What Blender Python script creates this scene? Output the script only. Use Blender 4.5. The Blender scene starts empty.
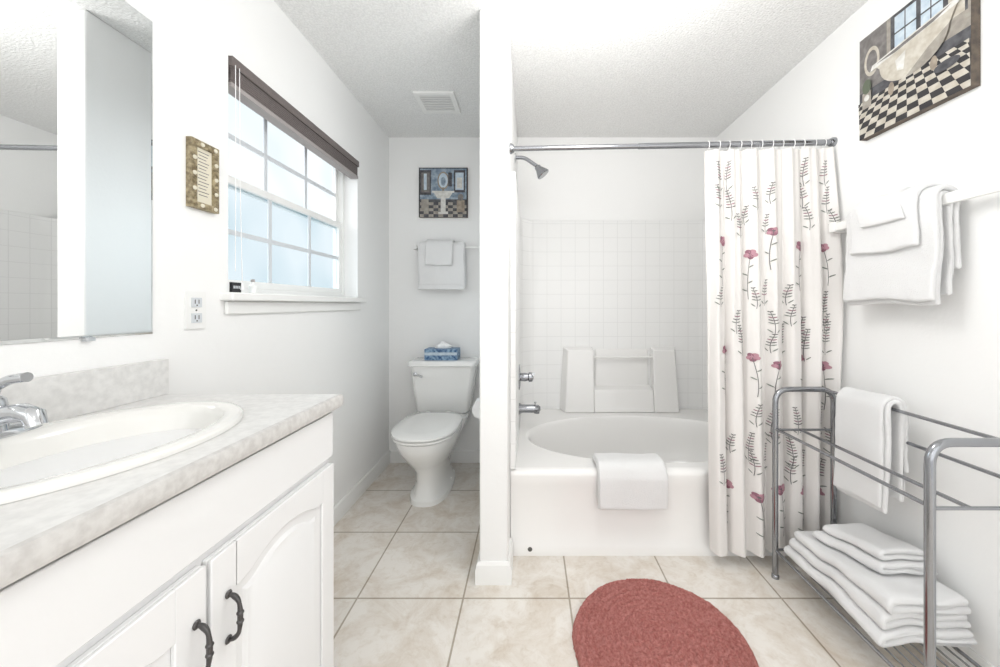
import bpy, bmesh, math, random
from math import sin, cos, pi, radians, atan2, sqrt
from mathutils import Vector, noise, Matrix
random.seed(7)
S = bpy.context.scene

# ------------------------------------------------------------------ materials
def lin(c):
    return tuple(((x/255)/12.92 if x/255 <= .04045 else (((x/255)+.055)/1.055)**2.4) for x in c) + (1,)
def mat(name, rgb, rough=.5, metal=0, bump=0, bscale=50, rgb2=None, nscale=5, bdist=.01, spec=.5, coat=0):
    m = bpy.data.materials.new(name); m.use_nodes = True
    nt = m.node_tree; b = nt.nodes['Principled BSDF']
    b.inputs['Base Color'].default_value = lin(rgb)
    b.inputs['Roughness'].default_value = rough
    b.inputs['Metallic'].default_value = metal
    b.inputs['Specular IOR Level'].default_value = spec
    b.inputs['Coat Weight'].default_value = coat
    geo = nt.nodes.new('ShaderNodeNewGeometry')
    if rgb2:
        n = nt.nodes.new('ShaderNodeTexNoise'); n.inputs['Scale'].default_value = nscale
        n.inputs['Detail'].default_value = 6
        nt.links.new(geo.outputs['Position'], n.inputs['Vector'])
        r = nt.nodes.new('ShaderNodeValToRGB')
        r.color_ramp.elements[0].position = .35; r.color_ramp.elements[1].position = .65
        r.color_ramp.elements[0].color = lin(rgb); r.color_ramp.elements[1].color = lin(rgb2)
        nt.links.new(n.outputs['Fac'], r.inputs['Fac']); nt.links.new(r.outputs['Color'], b.inputs['Base Color'])
    if bump:
        n = nt.nodes.new('ShaderNodeTexNoise'); n.inputs['Scale'].default_value = bscale
        n.inputs['Detail'].default_value = 3
        nt.links.new(geo.outputs['Position'], n.inputs['Vector'])
        bp = nt.nodes.new('ShaderNodeBump'); bp.inputs['Strength'].default_value = bump
        bp.inputs['Distance'].default_value = bdist
        nt.links.new(n.outputs['Fac'], bp.inputs['Height']); nt.links.new(bp.outputs['Normal'], b.inputs['Normal'])
    return m

M_wall = mat('wall_paint', (246,246,245), .75, bump=.2, bscale=70, bdist=.003)
M_ceil = mat('ceiling_texture', (231,231,230), .95, bump=.8, bscale=100, rgb2=(245,245,244), nscale=120, bdist=.008)
M_trim = mat('trim_white', (243,243,241), .4)
M_munt = mat('window_muntin', (214,218,222), .4)  # muntins greyed: their backlit shade is painted into the colour
M_acryl = mat('tub_acrylic', (243,242,240), .22, coat=.3)
M_porc = mat('porcelain', (246,246,244), .1, coat=.5)
M_sink = mat('sink_porcelain', (236,235,231), .14, coat=.5)
M_cab = mat('cabinet_white', (238,238,238), .4)
M_gap_shadow = mat('gap_and_shadow', (95,93,90), .8)
M_chrome = mat('chrome', (205,207,210), .08, 1)
M_steel = mat('rack_steel', (158,160,164), .16, 1)
M_pewter = mat('pewter', (92,90,90), .28, .9)
M_mirror = mat('mirror_glass', (240,242,242), .01, 1)
M_black = mat('black', (38,38,40), .5)
M_towel = mat('towel_terry', (240,240,240), .95, bump=.8, bscale=350, bdist=.005)
M_shade = mat('shade_fabric', (116,108,106), .9, bump=.4, bscale=200)
M_shade_l = mat('shade_light', (166,160,158), .8)
M_lap = mat('laminate', (229,228,226), .3, rgb2=(216,215,213), nscale=60)
M_lapedge = mat('laminate_edge', (216,214,211), .35, rgb2=(198,195,192), nscale=70)
M_gold = mat('antique_gold', (188,174,142), .45, .2, bump=1, bscale=150, rgb2=(126,112,84), nscale=80)
M_cream = mat('cream_paper', (226,220,202), .8)
M_blue = mat('tissue_blue', (42,84,128), .5, rgb2=(150,180,205), nscale=60)
M_white = mat('paper_white', (250,250,250), .8)
M_curt = mat('curtain_fabric', (234,231,228), .9, bump=.25, bscale=500, bdist=.002)
M_petal = mat('print_petal', (186,142,153), .9)
M_petal2 = mat('print_petal_dark', (148,104,119), .9)
M_stem = mat('print_stem', (104,102,103), .9)
M_leaf = mat('print_leaf', (132,137,130), .9)
M_rug = mat('rug_cotton', (218,151,144), 1, bump=1, bscale=230, rgb2=(194,120,113), nscale=110, bdist=.014, spec=.05)
M_vent = mat('vent_slot', (215,215,215), .6)

def tilemat(name, col, grout, w, mortar, uv=False, off=(0,0), mott=None, rough=.25, bump=.3):
    m = bpy.data.materials.new(name); m.use_nodes = True
    nt = m.node_tree; b = nt.nodes['Principled BSDF']; b.inputs['Roughness'].default_value = rough
    if uv:
        t = nt.nodes.new('ShaderNodeTexCoord'); src = t.outputs['UV']
    else:
        t = nt.nodes.new('ShaderNodeNewGeometry'); src = t.outputs['Position']
    mp = nt.nodes.new('ShaderNodeMapping'); mp.inputs['Location'].default_value = (-off[0], -off[1], 0)
    nt.links.new(src, mp.inputs['Vector'])
    br = nt.nodes.new('ShaderNodeTexBrick'); br.offset = 0; br.squash = 1
    br.inputs['Scale'].default_value = 1; br.inputs['Mortar Size'].default_value = mortar
    br.inputs['Mortar Smooth'].default_value = .3
    br.inputs['Brick Width'].default_value = w; br.inputs['Row Height'].default_value = w
    br.inputs['Mortar'].default_value = lin(grout)
    br.inputs['Color1'].default_value = lin(col); br.inputs['Color2'].default_value = lin(tuple(c-5 for c in col) if mott else col)
    nt.links.new(mp.outputs['Vector'], br.inputs['Vector'])
    out = br.outputs['Color']
    if mott:
        for sc,p0,p1,colr in ((5.5,.42,.72,mott),(28,.5,.8,(.83,.79,.73,1))):
            n = nt.nodes.new('ShaderNodeTexNoise'); n.inputs['Scale'].default_value = sc; n.inputs['Detail'].default_value = 9
            n.inputs['Roughness'].default_value = .68; n.inputs['Distortion'].default_value = .7
            nt.links.new(src, n.inputs['Vector'])
            r = nt.nodes.new('ShaderNodeValToRGB')
            r.color_ramp.elements[0].position = p0; r.color_ramp.elements[0].color = (1,1,1,1)
            r.color_ramp.elements[1].position = p1; r.color_ramp.elements[1].color = colr
            nt.links.new(n.outputs['Fac'], r.inputs['Fac'])
            mx = nt.nodes.new('ShaderNodeMix'); mx.data_type = 'RGBA'; mx.blend_type = 'MULTIPLY'; mx.inputs['Factor'].default_value = 1
            nt.links.new(out, mx.inputs['A']); nt.links.new(r.outputs['Color'], mx.inputs['B']); out = mx.outputs['Result']
    nt.links.new(out, b.inputs['Base Color'])
    bp = nt.nodes.new('ShaderNodeBump'); bp.inputs['Strength'].default_value = bump; bp.inputs['Distance'].default_value = .003; bp.invert = True
    nt.links.new(br.outputs['Fac'], bp.inputs['Height']); nt.links.new(bp.outputs['Normal'], b.inputs['Normal'])
    return m
T = .4268
M_floor = tilemat('floor_tile', (238,233,226), (178,168,153), T, .0042, off=(.158-4*T, 1.466-8*T), mott=(.76,.69,.61,1), rough=.5)
M_surr = tilemat('surround_tile', (243,243,242), (230,230,229), .105, .0020, uv=True, rough=.45, bump=.2)

def glassmat(name, tint, mixf, tint2=None):
    m = bpy.data.materials.new(name); m.use_nodes = True; nt = m.node_tree
    nt.nodes.remove(nt.nodes['Principled BSDF']); o = nt.nodes['Material Output']
    tr = nt.nodes.new('ShaderNodeBsdfTransparent'); tr.inputs['Color'].default_value = tint
    gl = nt.nodes.new('ShaderNodeBsdfTranslucent'); gl.inputs['Color'].default_value = tint
    if tint2:
        g = nt.nodes.new('ShaderNodeNewGeometry'); n = nt.nodes.new('ShaderNodeTexNoise'); n.inputs['Scale'].default_value = 3.2; n.inputs['Detail'].default_value = 1
        nt.links.new(g.outputs['Position'], n.inputs['Vector'])
        r = nt.nodes.new('ShaderNodeValToRGB'); r.color_ramp.elements[0].position=.35; r.color_ramp.elements[1].position=.62
        r.color_ramp.elements[0].color=tint; r.color_ramp.elements[1].color=tint2
        nt.links.new(n.outputs['Fac'], r.inputs['Fac']); nt.links.new(r.outputs['Color'], tr.inputs['Color']); nt.links.new(r.outputs['Color'], gl.inputs['Color'])
    mx = nt.nodes.new('ShaderNodeMixShader'); mx.inputs['Fac'].default_value = mixf
    nt.links.new(tr.outputs[0], mx.inputs[1]); nt.links.new(gl.outputs[0], mx.inputs[2]); nt.links.new(mx.outputs[0], o.inputs['Surface'])
    return m
M_glassU = glassmat('window_glass_clear', (.90,.94,.965,1), .01, (.96,.98,.99,1))
M_glassL = glassmat('window_glass_frosted', (.775,.85,.885,1), .02, (.86,.91,.935,1))

# ------------------------------------------------------------------ mesh builder
class MB:
    def __init__(s): s.v=[]; s.f=[]; s.m=[]; s.mats=[]; s.uv=None
    def mi(s, m):
        if m not in s.mats: s.mats.append(m)
        return s.mats.index(m)
    def add(s, vs, fs, m):
        o=len(s.v); s.v += [tuple(p) for p in vs]; k=s.mi(m)
        for f in fs: s.f.append([i+o for i in f]); s.m.append(k)
    def box(s, x0,x1,y0,y1,z0,z1, m):
        v=[(x,y,z) for x in (x0,x1) for y in (y0,y1) for z in (z0,z1)]
        s.add(v,[(0,1,3,2),(4,6,7,5),(0,4,5,1),(2,3,7,6),(0,2,6,4),(1,5,7,3)],m)
    def loft(s, rings, m, cap0=True, cap1=True, closed=True):
        n=len(rings[0]); vs=[p for r in rings for p in r]; fs=[]
        for i in range(len(rings)-1):
            for j in range(n if closed else n-1):
                k=(j+1)%n; fs.append((i*n+j,i*n+k,(i+1)*n+k,(i+1)*n+j))
        if cap0: fs.append(tuple(range(n))[::-1])
        if cap1: fs.append(tuple((len(rings)-1)*n+j for j in range(n)))
        s.add(vs,fs,m)
    def tube(s, path, r, m, n=12, closed=False):
        P=[Vector(p) for p in path]; L=len(P); rings=[]; prev=None
        for i,p in enumerate(P):
            if closed: t=(P[(i+1)%L]-P[i-1])
            else: t=P[min(i+1,L-1)]-P[max(i-1,0)]
            t.normalize()
            if prev is None:
                a=Vector((0,0,1)) if abs(t.z)<.9 else Vector((1,0,0)); u=t.cross(a).normalized()
            else: u=(prev-t*prev.dot(t)).normalized()
            prev=u; w=t.cross(u); rr=r[i] if isinstance(r,(list,tuple)) else r
            rings.append([p+u*(rr*cos(2*pi*k/n))+w*(rr*sin(2*pi*k/n)) for k in range(n)])
        if closed: rings.append(rings[0])
        s.loft(rings,m,not closed,not closed)
    def lathe(s, c, axis, prof, m, n=32):
        ax=Vector(axis).normalized(); a=Vector((0,0,1)) if abs(ax.z)<.9 else Vector((1,0,0))
        u=ax.cross(a).normalized(); w=ax.cross(u); c=Vector(c)
        s.loft([[c+ax*h+u*(r*cos(2*pi*k/n))+w*(r*sin(2*pi*k/n)) for k in range(n)] for r,h in prof],m)
    def build(s, name, bevel=0, angle=35, seg=2, parent=None, recalc=True):
        me=bpy.data.meshes.new(name); me.from_pydata(s.v,[],s.f)
        for m in s.mats: me.materials.append(m)
        me.polygons.foreach_set('material_index', s.m)
        if s.uv:
            l=me.uv_layers.new(name='UVMap')
            for lp in me.loops: l.data[lp.index].uv=s.uv[lp.vertex_index]
        if recalc:
            bm=bmesh.new(); bm.from_mesh(me); bmesh.ops.recalc_face_normals(bm,faces=bm.faces); bm.to_mesh(me); bm.free()
        me.polygons.foreach_set('use_smooth',[True]*len(me.polygons))
        me.set_sharp_from_angle(angle=radians(angle))
        ob=bpy.data.objects.new(name,me); S.collection.objects.link(ob)
        if bevel:
            b=ob.modifiers.new('bevel','BEVEL'); b.width=bevel; b.segments=seg; b.limit_method='ANGLE'; b.angle_limit=radians(40)
        if parent: ob.parent=parent
        return ob
def fillet(pts, r, n=6):
    P=[Vector(p) for p in pts]; out=[P[0]]
    for i in range(1,len(P)-1):
        a=(P[i-1]-P[i]); b=(P[i+1]-P[i]); rr=min(r,a.length*.49,b.length*.49)
        p0=P[i]+a.normalized()*rr; p1=P[i]+b.normalized()*rr
        for k in range(n+1):
            t=k/n; out.append(p0*(1-t)**2+P[i]*(2*t*(1-t))+p1*t*t)
    out.append(P[-1]); return out
def dense(P, step=.01):
    out=[P[0]]
    for i in range(1,len(P)):
        L=(P[i]-P[i-1]).length; k=max(1,int(L/step))
        for j in range(1,k+1): out.append(P[i-1].lerp(P[i],j/k))
    return out
def rect_hole(mb, x0,x1,y0,y1,cx,cy,a,b,z,m,N=72):
    ts=[2*pi*k/N for k in range(N)]
    for X,Y in ((x0,y0),(x0,y1),(x1,y0),(x1,y1)): ts.append(atan2((Y-cy)/b,(X-cx)/a)%(2*pi))
    ts=sorted(set(ts)); inn=[];out=[]
    for t in ts:
        dx,dy=a*cos(t),b*sin(t); inn.append((cx+dx,cy+dy,z)); k=1e9
        if dx>1e-9:k=min(k,(x1-cx)/dx)
        if dx<-1e-9:k=min(k,(x0-cx)/dx)
        if dy>1e-9:k=min(k,(y1-cy)/dy)
        if dy<-1e-9:k=min(k,(y0-cy)/dy)
        out.append((cx+dx*k,cy+dy*k,z))
    mb.loft([out,inn],m,False,False)

# ------------------------------------------------------------------ room constants
XL,XR,YB,H,YF = -1.06,1.40,2.74,2.44,-1.3
b=MB(); b.box(XL-.15,XR+.12,YF,YB+.12,-.08,0,M_floor); b.build('floor')
b=MB(); b.box(XL-.15,XR+.12,YF,YB+.12,H,H+.08,M_ceil); b.build('ceiling')
wy0,wy1,wz0,wz1=1.28,2.24,1.225,2.06
b=MB()
b.box(XL-.15,XL,YF,wy0,0,H,M_wall); b.box(XL-.15,XL,wy1,YB+.12,0,H,M_wall)
b.box(XL-.15,XL,wy0,wy1,0,wz0,M_wall); b.box(XL-.15,XL,wy0,wy1,wz1,H,M_wall)
b.build('wall_left')
b=MB(); b.box(XR,XR+.12,YF,YB+.12,0,H,M_wall); b.build('wall_right')
b=MB(); b.box(XL,XR,YB,YB+.12,0,H,M_wall); b.build('wall_back')
px0,px1,py0=-.215,-.094,1.55
b=MB(); b.box(px0,px1,py0,YB,0,H,M_wall); b.build('wall_partition',bevel=.006)

def base_prof(): return [(0,0),(.016,0),(.016,.062),(.012,.072),(.012,.078),(.006,.09),(0,.09)]
def baseboard(name, pts, inward):
    b=MB()
    rings=[[(p[0]+d[0]*o,p[1]+d[1]*o,z) for o,z in base_prof()] for p,d in zip(pts,inward)]
    b.loft(rings,M_trim); return b.build(name,angle=25)
baseboard('baseboard_left',[(XL,1.04),(XL,YB)],[(1,0),(1,0)])
baseboard('baseboard_back',[(XL+.0165,YB),(px0-.0165,YB)],[(0,-1),(0,-1)])
baseboard('baseboard_partition',[(px0,YB-.001),(px0,py0),(px1,py0),(px1,1.705)],[(-1,0),(-1,-1),(1,-1),(1,0)])
baseboard('baseboard_right',[(XR,YF),(XR,1.70)],[(-1,0),(-1,0)])

# ------------------------------------------------------------------ window
b=MB(); gx=XL-.10
def frame(b,x0,x1,y0,y1,z0,z1,w,m):
    b.box(x0,x1,y0,y0+w,z0,z1,m); b.box(x0,x1,y1-w,y1,z0,z1,m)
    b.box(x0,x1,y0+w,y1-w,z0,z0+w,m); b.box(x0,x1,y0+w,y1-w,z1-w,z1,m)
zm=1.655
frame(b,gx-.04,gx+.02,wy0,wy1,wz0,wz1,.022,M_trim)
frame(b,gx-.03,gx-.008,wy0+.022,wy1-.022,zm-.015,wz1-.022,.026,M_trim)
frame(b,gx-.008,gx+.014,wy0+.022,wy1-.022,wz0+.022,zm+.02,.030,M_trim)
for (xa,z0,z1,g) in ((gx-.022,zm+.01,wz1-.045,M_glassU),(gx-.002,wz0+.05,zm-.008,M_glassL)):
    y0,y1=wy0+.045,wy1-.045
    b.box(xa,xa+.004,y0,y1,z0,z1,g)
    for k in (1,2):
        yy=y0+(y1-y0)*k/3; b.box(xa+.0045,xa+.012,yy-.010,yy+.010,z0,z1,M_munt)
    zz=(z0+z1)/2; b.box(xa+.0045,xa+.011,y0,y1,zz-.010,zz+.010,M_munt)
b.build('window_1',bevel=.0015)
b=MB(); b.box(XL-.08,XL+.045,wy0-.035,wy1+.035,wz0-.03,wz0-.001,M_trim)
b.box(XL,XL+.014,wy0-.02,wy1+.02,wz0-.078,wz0-.0305,M_trim); b.build('trim_window_sill',bevel=.006,seg=3)
b=MB()
b.box(XL-.045,XL+.012,wy0+.004,wy1-.004,wz1-.035,wz1-.001,M_shade)
for k in range(7):
    z=wz1-.035-.008*k
    b.box(XL-.038,XL+.004,wy0+.008,wy1-.008,z-.0075,z-.001,M_shade)
b.box(XL-.04,XL+.007,wy0+.006,wy1-.006,wz1-.108,wz1-.092,M_shade_l)
b.tube([(XL+.016,wy0+.03,wz1-.03),(XL+.017,wy0+.032,1.6),(XL+.014,wy0+.045,1.26)],.0014,M_white,6)
b.tube([(XL+.016,wy0+.012,wz1-.03),(XL+.017,wy0+.012,1.6),(XL+.014,wy0+.014,1.30)],.0014,M_white,6)
b.tube([(XL+.014,wy0+.045,1.26),(XL+.014,wy0+.045,1.235)],[.003,.006],M_white,8)
b.build('window_shade',bevel=.001)
b=MB(); b.box(XL-.004,XL+.006,1.290,1.330,wz0-.0008,wz0+.036,M_black)
for k in range(4): b.box(XL+.0062,XL+.0066,1.2955+k*.0082,1.3005+k*.0082,wz0+.014,wz0+.024,M_munt)
b.build('sill_sign')
b=MB(); b.lathe((XL-.02,1.42,wz0-.0008),(0,0,1),[(.012,0),(.013,.004),(.013,.03),(.006,.036),(.006,.045)],M_trim,20)
b.lathe((XL-.02,1.42,wz0+.045),(0,0,1),[(.007,0),(.007,.008),(.005,.010)],M_shade_l,16); b.build('small_bottle')

# ------------------------------------------------------------------ vanity
CT=.925; vy0,vy1=-.35,1.043; vx=-.548
sx,sy,sa,sb=-.81,.66,.206,.262
b=MB()
rect_hole(b,XL+.001,vx,vy0,vy1,sx,sy,sa*.96,sb*.96,CT,M_lap)
z0=CT-.036
prof=[(0,CT),(.006,CT-.002),(.009,CT-.009),(.009,CT-.028),(.006,z0),(-.02,z0)]
pts=[(vx,vy0),(vx,vy1),(XL+.001,vy1)]; dirs=[(1,0),(1,1),(0,1)]
b.loft([[(p[0]+d[0]*o,p[1]+d[1]*o,z) for o,z in prof] for p,d in zip(pts,dirs)],M_lapedge,False,False,closed=False)
b.box(XL+.001,XL+.022,vy0,vy1+.004,CT+.0005,CT+.10,M_lap)
top=b.build('vanity_countertop')
b=MB(); fx=-.560; ve=1.036; K=.09
b.box(XL+.001,fx-.02,vy0+.02,ve,K,z0-.001,M_cab)
b.box(fx-.02,fx-.012,vy0+.02,ve,K,z0-.010,M_cab)
b.box(fx-.0195,fx-.004,vy0+.02,ve,z0-.0095,z0-.001,M_gap_shadow)  # dark strip painting the shadow under the counter edge
b.box(XL+.02,fx-.08,vy0+.05,ve-.03,0,K-.001,M_gap_shadow)
b.box(fx-.0119,fx,vy0+.03,ve-.0,.752,.876,M_cab)
def door(b,y0,y1,z0_,z1_):
    w=.055; x0,x1=fx-.0119,fx+.006
    b.box(x0,x1-.008,y0,y1,z0_,z1_,M_cab)
    b.box(x1-.0079,x1,y0,y0+w,z0_,z1_,M_cab); b.box(x1-.0079,x1,y1-w,y1,z0_,z1_,M_cab)
    b.box(x1-.0079,x1,y0+w,y1-w,z0_,z0_+w,M_cab)
    n=16; vs=[]
    for xx in (x1-.0079,x1):
        for k in range(n+1):
            t=k/n; y=y0+w+(y1-y0-2*w)*t; s=abs(2*t-1); arch=.03*(1-min(1,s*1.25)**2 if s<.8 else 0)
            vs.append((xx,y,z1_)); vs.append((xx,y,z1_-w-.03+arch))
    q=2*(n+1); fs=[]
    for k in range(n):
        a=2*k; fs+= [(a,a+1,a+3,a+2),(q+a,q+a+2,q+a+3,q+a+1),(a+1,q+a+1,q+a+3,a+3),(a,a+2,q+a+2,q+a)]
    b.add(vs,fs,M_cab)
    iw=w+.022
    ya,yb_=y0+iw,y1-iw; pts=[(ya,z0_+iw),(yb_,z0_+iw)]
    for k in range(n+1):
        t=1-k/n; y=ya+(yb_-ya)*t; s=abs(2*t-1); arch=.03*(1-min(1,s*1.25)**2 if s<.8 else 0)
        pts.append((y,z1_-iw-.03+arch))
    cy_=(ya+yb_)/2; cz_=(z0_+z1_)/2
    r0=[(x1-.008,p[0],p[1]) for p in pts]
    r1=[(x1-.002,cy_+(p[0]-cy_)*.93,cz_+(p[1]-cz_)*.965) for p in pts]
    b.loft([r0,r1],M_cab,False,True)
door(b,.634,1.030,.11,.735); door(b,.236,.624,.11,.735); door(b,-.31,.226,.11,.735)
def handle(b,y,zt,zb):
    x=fx+.006; pts=[(x,y,zt),(x+.010,y,zt-.001),(x+.020,y,zt-.010),(x+.023,y,zt-.026),(x+.023,y,zb+.026),(x+.020,y,zb+.010),(x+.010,y,zb+.001),(x,y,zb)]
    P=fillet(pts,.01,4); n=len(P)
    b.tube(P,[.0034+.0012*sin(pi*i/(n-1)*3)**2 for i in range(n)],M_pewter,10)
    for z in (zt,zb): b.lathe((x,y,z),(1,0,0),[(.0075,0),(.0075,.002),(.005,.005)],M_pewter,16)
    for dz in (-.012,.004): b.lathe((x+.023,y,(zt+zb)/2+dz),(0,0,1),[(.0035,0),(.006,.002),(.006,.006),(.0035,.008)],M_pewter,12)
handle(b,.668,.650,.567); handle(b,.604,.650,.567)
b.build('vanity_cabinet',bevel=.0025,seg=2)
# sink
b=MB(); N=64; rings=[]
prof=[(1.0,1.0,.0,0),(1.0,1.0,.007,0),(.985,.988,.012,0),(.94,.95,.014,.002),(.80,.86,.013,.012),(.765,.83,.009,.014),(.74,.80,-.004,.016),(.70,.76,-.04,.018),(.62,.68,-.085,.02),(.48,.52,-.12,.02),(.28,.28,-.136,.02),(.10,.08,-.14,.02)]
for fa,fb,dz,ox in prof: rings.append([(sx+ox+sa*fa*cos(2*pi*k/N),sy+sb*fb*sin(2*pi*k/N),CT+.0005+dz) for k in range(N)])
b.loft(rings,M_sink,False,True)
b.lathe((sx+.02,sy,CT-.139),(0,0,1),[(.024,0),(.024,.003),(.016,.004),(.014,.001)],M_chrome,24)
b.build('bathroom_sink',angle=60)
# faucet
b=MB(); fx0,fy0,fz=-.985,sy,CT+.0125
def ell(cx,cy,a,bb,z,n=28): return [(cx+a*cos(2*pi*k/n),cy+bb*sin(2*pi*k/n),z) for k in range(n)]
b.loft([ell(fx0,fy0,.027,.075,fz),ell(fx0,fy0,.027,.075,fz+.008),ell(fx0,fy0,.022,.068,fz+.014),ell(fx0,fy0,.018,.03,fz+.02)],M_chrome)
b.lathe((fx0,fy0,fz+.012),(0,0,1),[(.026,0),(.024,.015),(.023,.040),(.024,.045),(.022,.058),(.012,.068)],M_chrome,28)
b.tube([(fx0,fy0,fz+.034),(fx0+.035,fy0,fz+.044),(fx0+.065,fy0,fz+.048),(fx0+.086,fy0,fz+.042),(fx0+.092,fy0,fz+.024)],[.019,.0175,.0165,.0155,.0135],M_chrome,20)
b.tube([(fx0,fy0,fz+.072),(fx0+.015,fy0,fz+.095),(fx0+.045,fy0,fz+.108),(fx0+.074,fy0,fz+.112)],[.013,.010,.0085,.009],M_chrome,14)
for s_ in (-1,1):
    b.lathe((fx0,fy0+s_*.055,fz+.008),(0,0,1),[(.016,0),(.014,.012),(.006,.016)],M_chrome,20)
b.build('sink_faucet',angle=50)

# mirror
b=MB(); mz0,mz1=1.10,1.975; my0,my1=-.25,1.022; x=XL+.002
b.box(XL+.0002,x,my0,my1,mz0,mz1,M_gap_shadow)
def rr(x,o): return [(x,my0+o,mz0+o),(x,my1-o,mz0+o),(x,my1-o,mz1-o),(x,my0+o,mz1-o)]
b.loft([rr(x+.0005,0),rr(x+.0035,.004),rr(x+.0045,.008)],M_mirror,False,True)
for y in (.87,.2):
    b.box(x,x+.009,y-.010,y+.010,mz0-.006,mz0+.003,M_chrome)
b.build('wall_mirror',angle=1)

# outlet
b=MB(); y0,y1,z0_,z1_=1.116,1.186,1.105,1.222
b.box(XL+.0002,XL+.006,y0,y1,z0_,z1_,M_trim)
for zc in (1.139,1.188):
    b.box(XL+.0062,XL+.009,1.134,1.168,zc-.015,zc+.015,M_munt)
    for yy in (1.144,1.157): b.box(XL+.0091,XL+.0095,yy-.0015,yy+.0015,zc-.004,zc+.009,M_gap_shadow)
    b.box(XL+.0091,XL+.0095,1.148,1.153,zc-.011,zc-.007,M_gap_shadow)
b.lathe((XL+.006,1.151,1.1635),(1,0,0),[(.003,0),(.003,.001)],M_gap_shadow,10)
b.build('wall_outlet',bevel=.0012)

# ------------------------------------------------------------------ flat art helper
class Art:
    def __init__(s,mb,o,u,v,n,w,h): s.b=mb;s.o=Vector(o);s.u=Vector(u)*w;s.v=Vector(v)*h;s.n=Vector(n);s.k=0
    def poly(s,pts,m):
        s.k+=1; off=s.n*(.0003+.00005*s.k)
        s.b.add([s.o+s.u*p[0]+s.v*p[1]+off for p in pts],[tuple(range(len(pts)))],m)
    def rect(s,a,b_,c,d,m): s.poly([(a,c),(b_,c),(b_,d),(a,d)],m)
    def ell(s,cx,cy,a,b_,m,n=24,t0=0,t1=2*pi):
        s.poly([(cx+a*cos(t0+(t1-t0)*k/n),cy+b_*sin(t0+(t1-t0)*k/n)) for k in range(n+ (0 if t1-t0>6.2 else 1))],m)
def pm(n,c,c2=None): return mat('paint_'+n,c,.7,rgb2=c2,nscale=40)
P_dk=pm('dark',(66,66,70),(94,94,98)); P_bl=pm('slate',(108,126,144),(164,178,190)); P_tan=pm('tan',(168,156,140),(138,126,114))
P_wh=pm('white',(225,224,220),(200,198,192)); P_gr=pm('grey',(136,132,130),(108,104,102)); P_sky=pm('sky',(180,196,210),(204,216,224)); P_bk=pm('black',(52,50,52)); P_gn=pm('green',(96,104,88)); P_side=pm('side',(110,98,86),(80,72,66))
P_cr=pm('cream',(204,199,188),(184,176,162)); P_td=pm('tubshade',(170,164,154),(146,140,132))
# left plaque
b=MB(); y0,y1,z0_,z1_=1.122,1.222,1.485,1.70
frame(b,XL+.0002,XL+.018,y0,y1,z0_,z1_,.020,M_gold); b.box(XL+.0002,XL+.010,y0+.020,y1-.020,z0_+.020,z1_-.020,M_cream)
for zc in (z0_+.011,z1_-.011,):
    for k in range(4):
        yy=y0+.014+k*.024; b.lathe((XL+.018,yy,zc),(1,0,0),[(.007,0),(.0055,.003),(.002,.004)],(M_gold,M_cream)[k%2],10)
for k in range(1,8):
    for yy in (y0+.011,y1-.011): b.lathe((XL+.018,yy,z0_+.012+k*.024),(1,0,0),[(.007,0),(.0055,.003),(.002,.004)],(M_cream,M_gold)[k%2],10)
for k in range(14): b.box(XL+.0101,XL+.0104,y0+.030+.003*(k%2),y1-.030-.005*(k%3),z1_-.034-k*.0105,z1_-.0315-k*.0105,P_gr)
b.build('framed_plaque',bevel=.001)
# back wall picture
b=MB(); x0,z0_,w=-.828,1.835,.362
b.box(x0,x0+w,YB-.022,YB-.0002,z0_,z0_+w*1.02,P_side)
A=Art(b,(x0,YB-.022,z0_),(1,0,0),(0,0,1),(0,-1,0),w,w*1.02)
A.rect(0,1,0,1,P_dk); A.rect(.02,.98,.36,.98,P_bl); A.rect(.02,.25,.45,.95,P_dk); A.rect(.05,.22,.5,.9,P_gr); A.rect(.10,.16,.55,.88,P_sky)
A.ell(.5,.74,.12,.18,P_tan); A.ell(.5,.74,.095,.15,P_sky); A.ell(.5,.72,.05,.09,P_bl)
A.rect(.72,.95,.5,.95,P_dk); A.rect(.75,.92,.55,.9,P_sky); A.rect(.78,.89,.58,.8,P_wh); A.rect(.60,.68,.62,.90,P_dk)
for i in range(10):
    for j in range(5):
        if (i+j)%2==0: A.poly([(i*.1,j*.06),(i*.1+.1,j*.06),(i*.1+.1,j*.06+.06),(i*.1,j*.06+.06)],P_td)
A.poly([(.3,.5),(.7,.5),(.62,.38),(.38,.38)],P_wh); A.rect(.27,.73,.49,.53,P_wh); A.rect(.45,.55,.1,.38,P_wh); A.rect(.4,.6,.06,.11,P_wh)
A.rect(.48,.52,.53,.6,P_tan); A.rect(.05,.2,.12,.36,P_td); A.rect(.78,.94,.1,.34,P_tan); A.ell(.86,.4,.06,.07,P_gr)
A.rect(.0,.02,0,1,P_bk);A.rect(.98,1,0,1,P_bk)
b.build('sink_painting')
# right wall picture
b=MB(); ya,yn,z0_=1.514,1.132,1.862; w=ya-yn; h=.41
b.box(XR-.03,XR-.0002,yn,ya,z0_,z0_+h,P_side)
A=Art(b,(XR-.03,ya,z0_),(0,-1,0),(0,0,1),(-1,0,0),w,h)
A.rect(0,1,0,1,P_gr); A.rect(0,1,.36,1,P_td); A.rect(0,.30,.42,1,P_gr); A.rect(0,1,.36,.46,P_dk)
A.ell(.14,.72,.085,.14,P_cr); A.ell(.14,.72,.06,.105,P_gr)
A.rect(.34,.98,.60,1,P_dk); A.rect(.38,.58,.66,.97,P_sky); A.rect(.62,.80,.66,.97,P_sky); A.rect(.84,.96,.6,.97,P_cr); A.rect(.475,.485,.66,.97,P_dk); A.rect(.70,.71,.66,.97,P_dk); A.rect(.38,.80,.81,.825,P_dk)
rows=[0,.05,.105,.16,.21,.255,.295,.33,.36]
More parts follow.
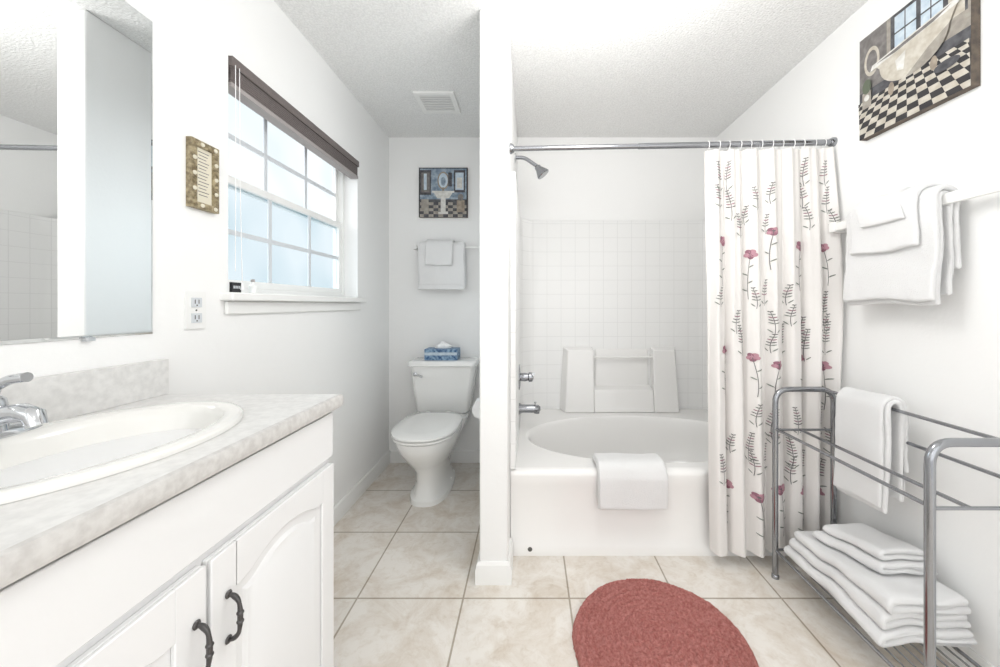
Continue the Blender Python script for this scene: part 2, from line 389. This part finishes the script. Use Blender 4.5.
for j in range(8):
    y0_,y1_=rows[j],rows[j+1]
    s0,s1=1+.7*(1-y0_/.36),1+.7*(1-y1_/.36)
    for i in range(-9,10):
        q=[(.5+i*.066*s0,y0_),(.5+(i+1)*.066*s0,y0_),(.5+(i+1)*.066*s1,y1_),(.5+i*.066*s1,y1_)]
        q=[(min(1,max(0,a)),c) for a,c in q]
        if abs(q[1][0]-q[0][0])+abs(q[2][0]-q[3][0])>.01: A.poly(q,P_cr if (i+j)%2==0 else P_bk)
tub=[(.18,.64)]
for k in range(17):
    t=pi+pi*k/16; tub.append((.55+.31*cos(t),.58+.23*sin(t)))
tub.append((.93,.72))
A.poly(tub,P_cr); A.poly([(.5,.36)]+[(.55+.31*cos(t),.58+.23*sin(t)) for t in [pi*1.5+pi/2*k/8 for k in range(9)]]+[(.70,.5)],P_td)
A.poly([(.14,.61),(.93,.69),(.95,.74),(.16,.66)],P_wh); A.poly([(.20,.65),(.88,.72),(.74,.675),(.4,.64)],P_gr)
A.ell(.36,.33,.03,.06,P_tan); A.ell(.74,.33,.03,.06,P_tan); A.poly([(.40,.56),(.5,.60),(.48,.44),(.42,.46)],P_wh)
A.rect(.05,.15,.28,.44,P_td); A.ell(.10,.49,.05,.07,P_gn); A.ell(.84,.26,.10,.04,P_dk); A.ell(.10,.38,.03,.03,P_wh)
b.build('bathtub_painting')

# ceiling vent
b=MB()
x0,x1,y0,y1=-.69,-.45,2.143,2.375
b.box(x0,x0+.028,y0,y1,H-.014,H-.0002,M_trim); b.box(x1-.028,x1,y0,y1,H-.014,H-.0002,M_trim)
b.box(x0+.028,x1-.028,y0,y0+.028,H-.014,H-.0002,M_trim); b.box(x0+.028,x1-.028,y1-.028,y1,H-.014,H-.0002,M_trim)
b.box(x0+.028,x1-.028,y0+.028,y1-.028,H-.006,H-.0002,M_vent)
for k in range(9):
    y=y0+.034+k*.0195; b.box(x0+.028,x1-.028,y,y+.010,H-.014,H-.0105,M_trim)
b.build('ceiling_vent',bevel=.001)

# ------------------------------------------------------------------ bathtub
TX0,TX1,TY0,TY1,TZ=px1+.002,XR-.002,1.712,YB-.003,.405
cx,cy,ta,tb=.655,2.17,.680,.385
b=MB()
r=.03
rect_hole(b,TX0,TX1,TY0+r,TY1,cx,cy,ta,tb,TZ,M_acryl,96)
pr=[]
for k in range(9):
    t=k/8*pi/2; pr.append((TY0+r-r*sin(t),TZ-r+r*cos(t)))
pr+= [(TY0+.004,.33),(TY0+.012,.30),(TY0+.014,.06),(TY0+.004,.045),(TY0+.002,0)]
b.loft([[(x,y,z) for y,z in pr] for x in (TX0,TX0+.05,TX1-.05,TX1)],M_acryl,False,False,closed=False)
N=96
prof=[(1,0),(.985,-.003),(.972,-.012),(.962,-.03),(.93,-.12),(.88,-.22),(.80,-.29),(.66,-.325),(.4,-.338),(.05,-.342)]
b.loft([[(cx+ta*f*cos(2*pi*k/N),cy+tb*f*sin(2*pi*k/N),TZ+dz) for k in range(N)] for f,dz in prof],M_acryl,False,True)
b.lathe((.0,TY0+.006,.03),(0,-1,0),[(.011,-.005),(.011,.003),(.008,.005)],M_gap_shadow,16)
b.lathe((.025,2.17,.27),(1,-.0,.12),[(.036,0),(.036,.008),(.03,.012),(.01,.013)],M_chrome,24)
b.build('bathtub',angle=50)
def plan(o):
    x0,x1,yb=px1+.004+o,XR-.004-o,YB-.004-o; R=.14
    P=[(px1+.001,TY0+.006)]
    for k in range(30): P.append((x0,TY0+.006+(yb-R-TY0-.005)*k/29))
    for k in range(1,13): t=pi-k/12*pi/2; P.append((x0+R+R*cos(t),yb-R+R*sin(t)))
    for k in range(1,30): P.append((x0+R+(x1-x0-2*R)*k/30,yb))
    for k in range(0,13): t=pi/2-k/12*pi/2; P.append((x1-R+R*cos(t),yb-R+R*sin(t)))
    for k in range(1,30): P.append((x1,yb-R-(yb-R-TY0-.006)*k/29))
    P.append((XR-.001,TY0+.006))
    return P
b=MB(); o1,o0=plan(.022),plan(0); S_=[0]
for i in range(1,len(o1)): S_.append(S_[-1]+math.dist(o1[i],o1[i-1]))
zt=1.81
rings=[[(p[0],p[1],TZ+.001) for p in o1],[(p[0],p[1],zt-.006) for p in o1],[(p[0]*.75+q[0]*.25,p[1]*.75+q[1]*.25,zt) for p,q in zip(o1,o0)],[(p[0],p[1],zt+.002) for p in o0]]
b.loft(rings,M_surr,False,False,closed=False)
b.uv=[(S_[i],p[2]) for rg in rings for i,p in enumerate(rg)]
b.build('shower_surround',angle=50)
# moulded shelf: two flared side columns, low ledge, shallow recess with a grab bar
b=MB(); ybk=YB-.028
def blk(x0,x1,z0_,z1_,d,tl=.02,tr=.02,dt=None):
    dt=d if dt is None else dt
    r0=[(x0-tl,ybk,z0_),(x1+tr,ybk,z0_),(x1+tr*.5,ybk,z1_+.02),(x0-tl*.5,ybk,z1_+.02)]
    r1=[(x0-tl*.4,ybk-d,z0_),(x1+tr*.4,ybk-d,z0_),(x1,ybk-dt,z1_),(x0,ybk-dt,z1_)]
    b.loft([r0,r1],M_acryl,False,True)
blk(.275,.462,TZ+.001,.85,.10,.055,.0,.065); blk(.895,1.05,TZ+.001,.85,.10,.0,.055,.065); blk(.463,.894,TZ+.001,.565,.095,.0,.0,.075)
blk(.49,.87,.566,.835,.008,.012,.012)
b.tube([(.460,ybk-.05,.80),(.897,ybk-.05,.80)],.009,M_acryl,14)
b.build('surround_shelf',bevel=.024,seg=4)
# fixtures
b=MB(); y=2.25
b.lathe((px1,y,2.09),(1,0,0),[(.030,0.0001),(.028,.006),(.012,.012)],M_chrome,24)
P=fillet([(px1+.005,y,2.09),(px1+.06,y,2.09),(px1+.14,y,2.035)],.05,8); b.tube(P,.0115,M_steel,14)
d=Vector((.62,0,-.78))
b.lathe((px1+.135,y,2.038),d,[(.013,0),(.020,.008),(.020,.02),(.026,.03),(.038,.055),(.042,.065),(.038,.071)],M_steel,28)
b.build('shower_head',angle=50)
b=MB(); z=.735; sxp=px1+.026
b.lathe((sxp,y,z),(1,0,0),[(.078,0.0002),(.076,.006),(.05,.012),(.02,.014)],M_steel,36)
b.lathe((sxp+.012,y,z),(1,0,0),[(.024,0),(.026,.025),(.022,.045),(.030,.05),(.028,.07),(.012,.078)],M_steel,24)
b.tube([(sxp+.075,y,z),(sxp+.085,y-.03,z+.02),(sxp+.088,y-.06,z+.03)],[.009,.008,.009],M_chrome,12)
b.build('shower_valve',angle=50)
b=MB(); z=.54
b.lathe((sxp,y,z),(1,0,0),[(.034,0.0002),(.032,.008),(.026,.02),(.025,.09),(.023,.12),(.012,.132)],M_steel,24)
b.lathe((sxp+.11,y,z+.002),(0,0,-1),[(.018,0),(.017,.03)],M_steel,20); b.lathe((sxp+.10,y,z+.02),(0,0,1),[(.005,0),(.005,.014),(.008,.016),(.008,.022)],M_chrome,12)
b.build('tub_spout',angle=50)

# ------------------------------------------------------------------ curtain rod + curtain
RY=1.68
def rodz(x): return 1.900+(x-px1)*.020
b=MB(); b.tube([(px1+.004,RY,rodz(px1)),(.5,RY,rodz(.5))],.0115,M_steel,16); b.tube([(.5,RY,rodz(.5)),(XR-.004,RY,rodz(XR))],.0135,M_steel,16)
b.lathe((px1+.0002,RY,rodz(px1)),(1,0,0),[(.024,0),(.024,.008),(.016,.02)],M_steel,20); b.lathe((XR-.0002,RY,rodz(XR)),(-1,0,0),[(.022,0),(.022,.008),(.016,.02)],M_steel,20)
b.build('shower_curtain_rod',angle=50)
HEM=.055
def cur(u,v):
    w=.585; x=.795+.028*v+u*(w-.02*v)
    ztop=rodz(x)-.03; z=ztop*(1-v)+HEM*v
    A=.010+.016*min(1,v*1.6)
    ph=2*pi*7.0*(u+.018*sin(5*u+1.5*v))+.8*sin(2.2*v)
    yy=1.670-.018*min(1,v*3)+A*sin(ph)+.005*sin(2.3*ph+3*v)
    yy-=.042*sin(pi*min(1,v*1.25))*max(0,u-.75)*4
    x+=.008*sin(ph*1.0+1.2)*min(1,v+.3)
    return Vector((min(x,XR-.012),yy-.004*noise.noise(Vector((u*9,v*4,0))),z))
b=MB(); NU,NV=360,110
b.loft([[cur(i/NU,j/NV) for i in range(NU+1)] for j in range(NV+1)],M_curt,False,False,closed=False)
def csurf(u,v):
    p=cur(u,v); du=cur(u+.002,v)-cur(u-.002,v); dv=cur(u,v+.002)-cur(u,v-.002)
    n=du.cross(dv).normalized()
    if n.y>0: n=-n
    return p+n*.0022
W_,H_=.58,1.85
def cell(u,v,a,bb,rot,m,n=10):
    vs=[csurf(u,v)]; fs=[]; R=(.5,1) if max(a,bb)<.014 else (.33,.66,1)
    for q,rr_ in enumerate(R):
        for k in range(n):
            t=2*pi*k/n; X=a*rr_*cos(t); Y=bb*rr_*sin(t)
            vs.append(csurf(u+(X*cos(rot)-Y*sin(rot))/W_, v+(X*sin(rot)+Y*cos(rot))/H_))
    for k in range(n):
        l=(k+1)%n; fs.append((0,1+k,1+l))
        for q in range(len(R)-1): fs.append((1+q*n+k,1+(q+1)*n+k,1+(q+1)*n+l,1+q*n+l))
    b.add(vs,fs,m)
def stem(u,v,L,bend,m=M_stem,w=.0008):
    n=max(4,int(L/.012)); vs=[];fs=[]; pts=[]
    for k in range(n+1):
        t=k/n; uu=u+bend*sin(t*2.2)/W_; vv=v+L*t/H_; pts.append((uu,vv))
        vs+= [csurf(uu-w/W_,vv),csurf(uu+w/W_,vv)]
    for k in range(n): fs.append((2*k,2*k+1,2*k+3,2*k+2))
    b.add(vs,fs,m); return pts
def inb(u,v): return .04<u<.96 and .02<v<.89
def flower(u,v,s=1.0):
    pts=stem(u,v,.20*s,.012*random.choice((-1,1)))
    for k in range(5,len(pts)-1,3):
        sd=1 if k%2 else -1; cell(pts[k][0]+sd*.009/W_,pts[k][1]-.003,.010,.0026,-sd*.6,M_leaf,8)
    for k in range(5):
        t=2*pi*k/5+.3; cell(u+.011*s*cos(t)/W_,v+.012*s*sin(t)/H_,.0115*s,.0105*s,t,M_petal2 if k in (1,3) else M_petal,10)
    cell(u,v-.001,.005,.004,0,M_stem,8)
def sprig(u,v,s=1.0):
    if not inb(u,v): return
    pts=stem(u,v,.16*s,.010*random.choice((-1,1)),w=.0007)
    n=int(len(pts)*.65)
    for k in range(0,n):
        for sd in (1,-1):
            a=.0028+.0048*(k+1)/n; cell(pts[k][0]+sd*a*.9/W_,pts[k][1],a,.0021,-sd*.45,(M_stem,M_leaf,M_petal2)[k%3],8)
    for k in range(2):
        sd=(1,-1)[k]; cell(pts[-2][0]+sd*.010/W_,pts[-2][1]-.002,.010,.0020,-sd*.9,M_leaf,8)
for v0 in (.235,.525,.83):
    for j,u in enumerate((.14,.36,.52,.74,.90)):
        v=v0+random.uniform(-.03,.04)
        if v<.86: flower(min(.93,max(.08,u+random.uniform(-.02,.02))),v,random.uniform(.85,1.15))
for v0 in (.03,.10,.16,.345,.40,.45,.64,.70,.75,.90):
    for j in range(7):
        u=.07+.142*j+random.uniform(-.03,.03)
        if random.random()<.72: sprig(u,v0+random.uniform(-.02,.02),random.uniform(.5,.95))
for k in range(12):
    u=(k+.5)/12; p=cur(u,0); cz=rodz(p.x)
    b.tube([(p.x,RY+.0165*sin(t),cz-.004+.021*cos(t)) for t in [2*pi*i/16 for i in range(16)]],.0017,M_white,6,closed=True)
o=b.build('shower_curtain',angle=70,recalc=False)

# ------------------------------------------------------------------ toilet
b=MB(); tx=-.625
def sec(z,yf,yb_,hw,n=48,e=2.3,x=tx,sq=0):
    cyy=(yf+yb_)/2; hh=(yb_-yf)/2; out=[]
    for k in range(n):
        t=2*pi*k/n; c,s_=cos(t),sin(t); ee=e if s_<0 else e+sq
        out.append((x+hw*math.copysign(abs(c)**(2/ee),c), cyy+hh*math.copysign(abs(s_)**(2/ee),s_), z))
    return out
b.loft([sec(0,2.125,2.62,.122,e=2.6),sec(.028,2.128,2.62,.119,e=2.6),sec(.040,2.145,2.61,.106),sec(.11,2.165,2.60,.090),sec(.18,2.15,2.60,.097),sec(.235,2.10,2.60,.122),sec(.29,2.045,2.60,.150),sec(.34,2.005,2.60,.172),sec(.385,1.985,2.60,.184),sec(.405,1.985,2.60,.186),sec(.412,1.995,2.59,.178)],M_porc)
b.loft([sec(.30,2.42,2.70,.15,e=5),sec(.38,2.42,2.715,.185,e=5),sec(.415,2.42,2.715,.19,e=5)],M_porc)
b.loft([sec(.414,1.978,2.47,.186,sq=1.5),sec(.418,1.972,2.475,.191,sq=1.5),sec(.428,1.972,2.475,.191,sq=1.5),sec(.431,1.98,2.47,.186,sq=1.5)],M_porc)
b.loft([sec(.4345,1.974,2.475,.188,sq=1.5),sec(.438,1.968,2.478,.193,sq=1.5),sec(.448,1.970,2.478,.192,sq=1.5),sec(.455,1.985,2.47,.180,sq=1.5),sec(.458,2.05,2.44,.13,sq=1.5)],M_porc)
for s_ in (-.07,.07): b.lathe((tx+s_,2.482,.425),(0,0,1),[(.018,0),(.018,.022),(.012,.03)],M_porc,16)
def rc(z,x0,x1,y0,y1,r=.035,n=6):
    out=[]
    for (cx_,cy_,a0) in ((x1-r,y1-r,0),(x0+r,y1-r,pi/2),(x0+r,y0+r,pi),(x1-r,y0+r,1.5*pi)):
        for k in range(n+1):
            t=a0+k/n*pi/2; out.append((cx_+r*cos(t),cy_+r*sin(t),z))
    return out
kx=-.612
b.loft([rc(.416,kx-.165,kx+.165,2.56,2.725),rc(.44,kx-.185,kx+.185,2.54,2.73),rc(.60,kx-.210,kx+.210,2.532,2.732),rc(.752,kx-.226,kx+.226,2.528,2.733)],M_porc)
b.loft([rc(.7525,kx-.232,kx+.232,2.522,2.735),rc(.756,kx-.240,kx+.240,2.512,2.736),rc(.78,kx-.240,kx+.240,2.512,2.736),rc(.788,kx-.234,kx+.234,2.518,2.735),rc(.79,kx-.215,kx+.215,2.535,2.73)],M_porc)
b.lathe((kx-.185,2.5305,.70),(0,-1,0),[(.014,0),(.014,.010),(.009,.014)],M_chrome,16)
b.tube([(kx-.188,2.514,.70),(kx-.16,2.510,.695),(kx-.13,2.512,.685)],[.006,.006,.008],M_chrome,10)
for s_ in (-1,1): b.lathe((tx+s_*.085,2.40,.03),(s_*1.0,0,.4),[(.012,0),(.012,.024),(.006,.03)],M_porc,12)
b.build('toilet',angle=45)
b=MB(); b.box(-.745,-.515,2.57,2.69,.7902,.868,M_blue); b.box(-.745,-.515,2.57-.0008,2.5699,.825,.845,P_sky)
rings=[]
for k in range(7):
    t=k/6; rr_=.05*(1-.55*t)+.012*sin(5*t)
    rings.append([(-.63+rr_*(1+.25*sin(3*a+2*t))*cos(a),2.63+.5*rr_*sin(a)*(1+.3*cos(2*a)),.8685+.045*t+.006*sin(4*a)*t) for a in [2*pi*i/24 for i in range(24)]])
b.loft(rings,M_white)
b.build('tissue_box',bevel=.002)
b=MB(); yy=2.19; zz=.565; xx=px0-.07
b.lathe((xx,yy-.055,zz),(0,1,0),[(.02,0),(.054,0),(.055,.002),(.055,.108),(.054,.11),(.02,.11)],M_white,32)
for s_ in (-.068,.060): b.box(xx-.01,px0-.0005,yy+s_,yy+s_+.008,zz-.012,zz+.012,M_porc)
b.box(px0-.008,px0-.0002,yy-.08,yy+.08,zz-.025,zz+.025,M_porc); b.tube([(xx,yy-.065,zz),(xx,yy+.065,zz)],.008,M_porc,10)
b.build('toilet_paper_holder')

# ------------------------------------------------------------------ towels
def sheet(mb, prof, thick, ext, e0, e1, m, tf=None, amp=.004, seed=0, n=None, pn=8.0):
    P=[Vector((p[0],p[1])) for p in prof]
    Q=dense([Vector((p.x,p.y,0)) for p in P],.010); C=[Vector((q.x,q.y)) for q in Q]; L=len(C); nor=[]
    for i in range(L):
        t=(C[min(i+1,L-1)]-C[max(i-1,0)]).normalized(); nor.append(Vector((-t.y,t.x)))
    n=n or max(8,int(abs(e1-e0)/.010)); ss=[e0+(e1-e0)*j/n for j in range(n+1)]
    sg=1 if e1>e0 else -1
    ss=[e0,e0+sg*thick*.12,e0+sg*thick*.3]+ss[1:-1]+[e1-sg*thick*.3,e1-sg*thick*.12,e1]
    ks=[.35,.72,.94]+[1]*(n-1)+[.94,.72,.35]; rings=[]
    for s,k in zip(ss,ks):
        h=thick/2*k; pts=[C[i]+nor[i]*h for i in range(L)]
        t=(C[-1]-C[-2]).normalized()
        for a in (.2,.4,.6,.8): pts.append(C[-1]+nor[-1]*h*cos(pi*a)+t*h*sin(pi*a))
        pts+= [C[i]-nor[i]*h for i in range(L-1,-1,-1)]
        t=(C[0]-C[1]).normalized()
        for a in (.2,.4,.6,.8): pts.append(C[0]-nor[0]*h*cos(pi*a)+t*h*sin(pi*a))
        ring=[]
        for p in pts:
            v=Vector(ext(p.x,s,p.y)); w=noise.noise_vector(v*pn+Vector((seed*3.1,0,seed)))
            w2=noise.noise_vector(v*pn*3.2+Vector((seed*1.7,3,seed)))
            v=v+w*amp+w2*amp*.22
            if tf: v=tf(v)
            ring.append(v)
        rings.append(ring)
    mb.loft(rings,m)
def over(c,r,zt,zf,zb,off=0):
    pts=[(c-r-off,zf)]
    pts+=[(c-r-off*.5,zf*.5+zt*.5)]
    for k in range(9): t=pi-pi*k/8; pts.append((c+r*cos(t),zt+r*sin(t)))
    pts+=[(c+r,zb)]
    return pts
XZ=lambda a,s,z:(a,s,z)
YZ=lambda a,s,z:(s,a,z)
by,bz=YB-.06,1.605
b=MB(); b.tube([(-.85,by,bz),(-.33,by,bz)],.008,M_trim,12)
for xx in (-.845,-.34): b.box(xx-.012,xx+.012,by-.012,YB-.0002,bz-.016,bz+.016,M_trim)
b.build('towel_bar',bevel=.003)
b=MB(); sheet(b,over(by,.019,bz,1.30,1.32,.006),.017,YZ,-.815,-.475,M_towel,seed=1,amp=.007); sheet(b,over(by,.030,bz+.004,1.33,1.34,.004),.008,YZ,-.805,-.48,M_towel,seed=1,amp=.007); b.build('hanging_towel',angle=60)
b=MB(); sheet(b,over(by,.046,bz+.005,1.475,1.55,.004),.014,YZ,-.755,-.56,M_towel,seed=1,amp=.007); b.build('hanging_hand_towel',angle=60)
# right wall towel bar
bx,bz=1.335,1.520
b=MB(); b.box(bx-.006,bx+.006,.93,1.62,bz-.018,bz+.018,M_trim)
for y in (.945,1.60): b.box(bx-.012,XR-.0002,y-.016,y+.016,bz-.022,bz+.022,M_trim)
b.build('towel_bar',bevel=.004)
b=MB()
sheet(b,over(bx,.018,bz+.004,1.190,1.22,.004),.018,XZ,1.165,1.495,M_towel,seed=5,amp=.011,pn=7)
sheet(b,over(bx,.037,bz+.004,1.205,1.30,.006),.018,XZ,1.160,1.490,M_towel,seed=5,amp=.011,pn=7)
b.build('hanging_towel',angle=60)
b=MB(); sheet(b,over(bx,.056,bz+.002,1.385,1.46,.004),.016,XZ,1.20,1.450,M_towel,seed=5,amp=.011,pn=7)
sheet(b,[(bx-.073,1.475),(bx-.070,1.510),(bx-.058,1.547),(bx-.03,1.578),(bx+.0,1.588)],.012,XZ,1.235,1.40,M_towel,seed=5,amp=.010,pn=7,tf=lambda v:Vector((v.x,v.y+(v.z-1.5)*.4,v.z))); b.build('hanging_hand_towel',angle=60)
# towel on tub edge
b=MB()
pts=[(1.697,.238),(1.695,.30),(1.693,.375),(1.699,.405),(1.716,.422),(1.74,.4265),(1.80,.424),(1.822,.421)]
def tubtf(v):
    return Vector((v.x+.02*(v.z-.3)*(-1),min(v.y,1.705) if v.z<.37 else v.y,v.z))
sheet(b,pts,.013,YZ,.315,.640,M_towel,seed=11,amp=.004,tf=tubtf); sheet(b,[(p[0]-.013,p[1]+.003) if i<3 else (p[0]-.006,p[1]+.014) for i,p in enumerate(pts)],.013,YZ,.320,.634,M_towel,seed=11,amp=.005,tf=tubtf)
b.build('bath_mat_towel',angle=60)

# ------------------------------------------------------------------ rack
b=MB(); RX0,RX1,RYf,RYn,RZ=1.062,1.315,1.578,.968,.815
for y in (RYf,RYn):
    b.tube(fillet([(RX0,y,0.006),(RX0,y,RZ),(RX1,y,RZ),(RX1,y,0.006)],.06,8),.0115,M_steel,16)
    b.tube([(RX0,y,.12),(RX1,y,.12)],.006,M_steel,10); b.tube([(RX0,y,.64),(RX1,y,.64)],.005,M_steel,10)
    for x in (RX0,RX1): b.lathe((x,y,.0002),(0,0,1),[(.015,0),(.015,.012),(.012,.016)],M_steel,16)
for x,z in ((RX0,.645),(1.27,RZ),(RX1,.70),(RX0+.0,.12),(RX1,.12),(1.17,.64)):
    b.tube([(x,RYf,z),(x,RYn,z)],.0058,M_steel,10)
for k in range(1,8):
    x=RX0+(RX1-RX0)*k/8; b.tube([(x,RYf,.123),(x,RYn,.123)],.0028,M_steel,8)
b.build('towel_rack',angle=50)
b=MB(); sheet(b,over(1.27,.020,RZ+.002,.455,.50,.012),.016,XZ,1.262,1.470,M_towel,seed=21,amp=.012,pn=7)
sheet(b,over(1.27,.038,RZ-.004,.47,.60,.008),.014,XZ,1.268,1.465,M_towel,seed=21,amp=.012,pn=7); b.build('hanging_hand_towel',angle=60)
# folded stack
b=MB()
def cfold(x0,x1,z,t,g):
    r=(t+g)/2; pts=[(x1,z),(x0+r,z)]
    for k in range(1,8): a=pi/2+pi*k/8; pts.append((x0+r+r*cos(a)*1.0, z+r-r*sin(a)))
    pts+=[(x0+r,z+2*r),(x1-.01,z+2*r)]
    return pts
def cascade(v):
    h=v.z-.13; f=1.0-.30*max(0,(v.y-1.15)/.45)
    k=min(1,max(0,h/.05))
    return Vector((min(v.x,1.385),v.y,.13+h*f+ .012*k*noise.noise(Vector((v.x*9,v.y*9,4)))))
z=.143; t=.0225
for i in range(3):
    x0=1.084+.014*i; sheet(b,cfold(x0,1.364-.006*i,z,t,.001),t,XZ,1.115+.010*(i%2),1.545-.014*i,M_towel,tf=cascade,amp=.015,seed=30,pn=6.5); z+=2*t+.003
b.build('folded_bath_towels',angle=60)
b=MB()
for i,(ya_,yb2,xa_,xb_) in enumerate(((1.215,1.46,1.165,1.345),(1.235,1.45,1.185,1.335))):
    t2=.0195; sheet(b,cfold(xa_,xb_,z+.004,t2,.001),t2,XZ,ya_,yb2,M_towel,tf=lambda v:cascade(Vector((v.x-.10*(v.y-1.33),v.y,v.z))),amp=.014,seed=30,pn=6.5); z+=2*t2+.003
b.build('folded_hand_towels',angle=60)

# ------------------------------------------------------------------ rug
b=MB(); rc_=(.452,1.262); NR,NT=120,460; rings=[]
for i in range(NR+1):
    f=1-i/NR; ring=[]
    for k in range(NT):
        t=2*pi*k/NT; R=1+.014*noise.noise(Vector((cos(t)*3,sin(t)*3,1)))+.012*noise.noise(Vector((cos(t)*40,sin(t)*40,2)))
        r_=R*max(f,.002); x,y=rc_[0]+.302*r_*cos(t),rc_[1]+.290*r_*sin(t)
        e=min(1,(1-f)*16); h=.004+.020*sqrt(1-(1-e)**2)
        h+=e*(.0034*cos(2*pi*r_*.3/.024)+.0050*noise.noise(Vector((x*62,y*62,0)))+.0040*noise.noise(Vector((x*150,y*150,5))))
        ring.append((x,y,h))
    rings.append(ring)
bot=[(p[0],p[1],.0006) for p in rings[0]]
b.loft([bot]+rings,M_rug); b.build('bath_rug',angle=180)

# ------------------------------------------------------------------ world, lights, camera
w=bpy.data.worlds.new('World'); S.world=w; w.use_nodes=True
bg=w.node_tree.nodes['Background']; bg.inputs['Color'].default_value=(.985,.993,1,1); bg.inputs['Strength'].default_value=.95
def area(name,loc,rot,sx_,sy_,e,col=(1,1,1)):
    l=bpy.data.lights.new(name,'AREA'); l.shape='RECTANGLE'; l.size=sx_; l.size_y=sy_; l.energy=e; l.color=col
    o=bpy.data.objects.new(name,l); o.location=loc; o.rotation_euler=rot; S.collection.objects.link(o); return o
def pt(name,loc,r,e):
    l=bpy.data.lights.new(name,'POINT'); l.shadow_soft_size=r; l.energy=e; l.color=(1,.995,.985)
    o=bpy.data.objects.new(name,l); o.location=loc; S.collection.objects.link(o)
area('rear_fill_light',(.15,-1.2,1.45),(radians(90),0,0),2.2,1.9,12,(1,.998,.992))  # added frontal fill from behind the camera, no real source there
pt('overhead_fill_light',(.30,1.16,2.04),.20,17)  # unseen fill added to brighten the ceiling and far walls
pt('near_fill_light',(.1,-.2,2.1),.15,2.5)  # weak added fill above the camera, not a fitting
sl=bpy.data.lights.new('sky_daylight','SUN'); sl.energy=4.5; sl.angle=radians(80); sl.color=(.985,.993,1)
so=bpy.data.objects.new('sky_daylight',sl); so.location=(-3,1.8,3)
so.rotation_euler=Vector((1,.12,-.42)).to_track_quat('-Z','Y').to_euler(); S.collection.objects.link(so)
cam=bpy.data.cameras.new('Camera'); co=bpy.data.objects.new('Camera',cam); S.collection.objects.link(co)
co.location=(0,0,1.18); co.rotation_euler=(radians(90),0,0); cam.sensor_width=36; cam.lens=13.12
cam.shift_x=-.03; cam.shift_y=-.0285; cam.clip_start=.02
S.camera=co
S.view_settings.view_transform='Standard'; S.view_settings.look='None'; S.view_settings.exposure=.20
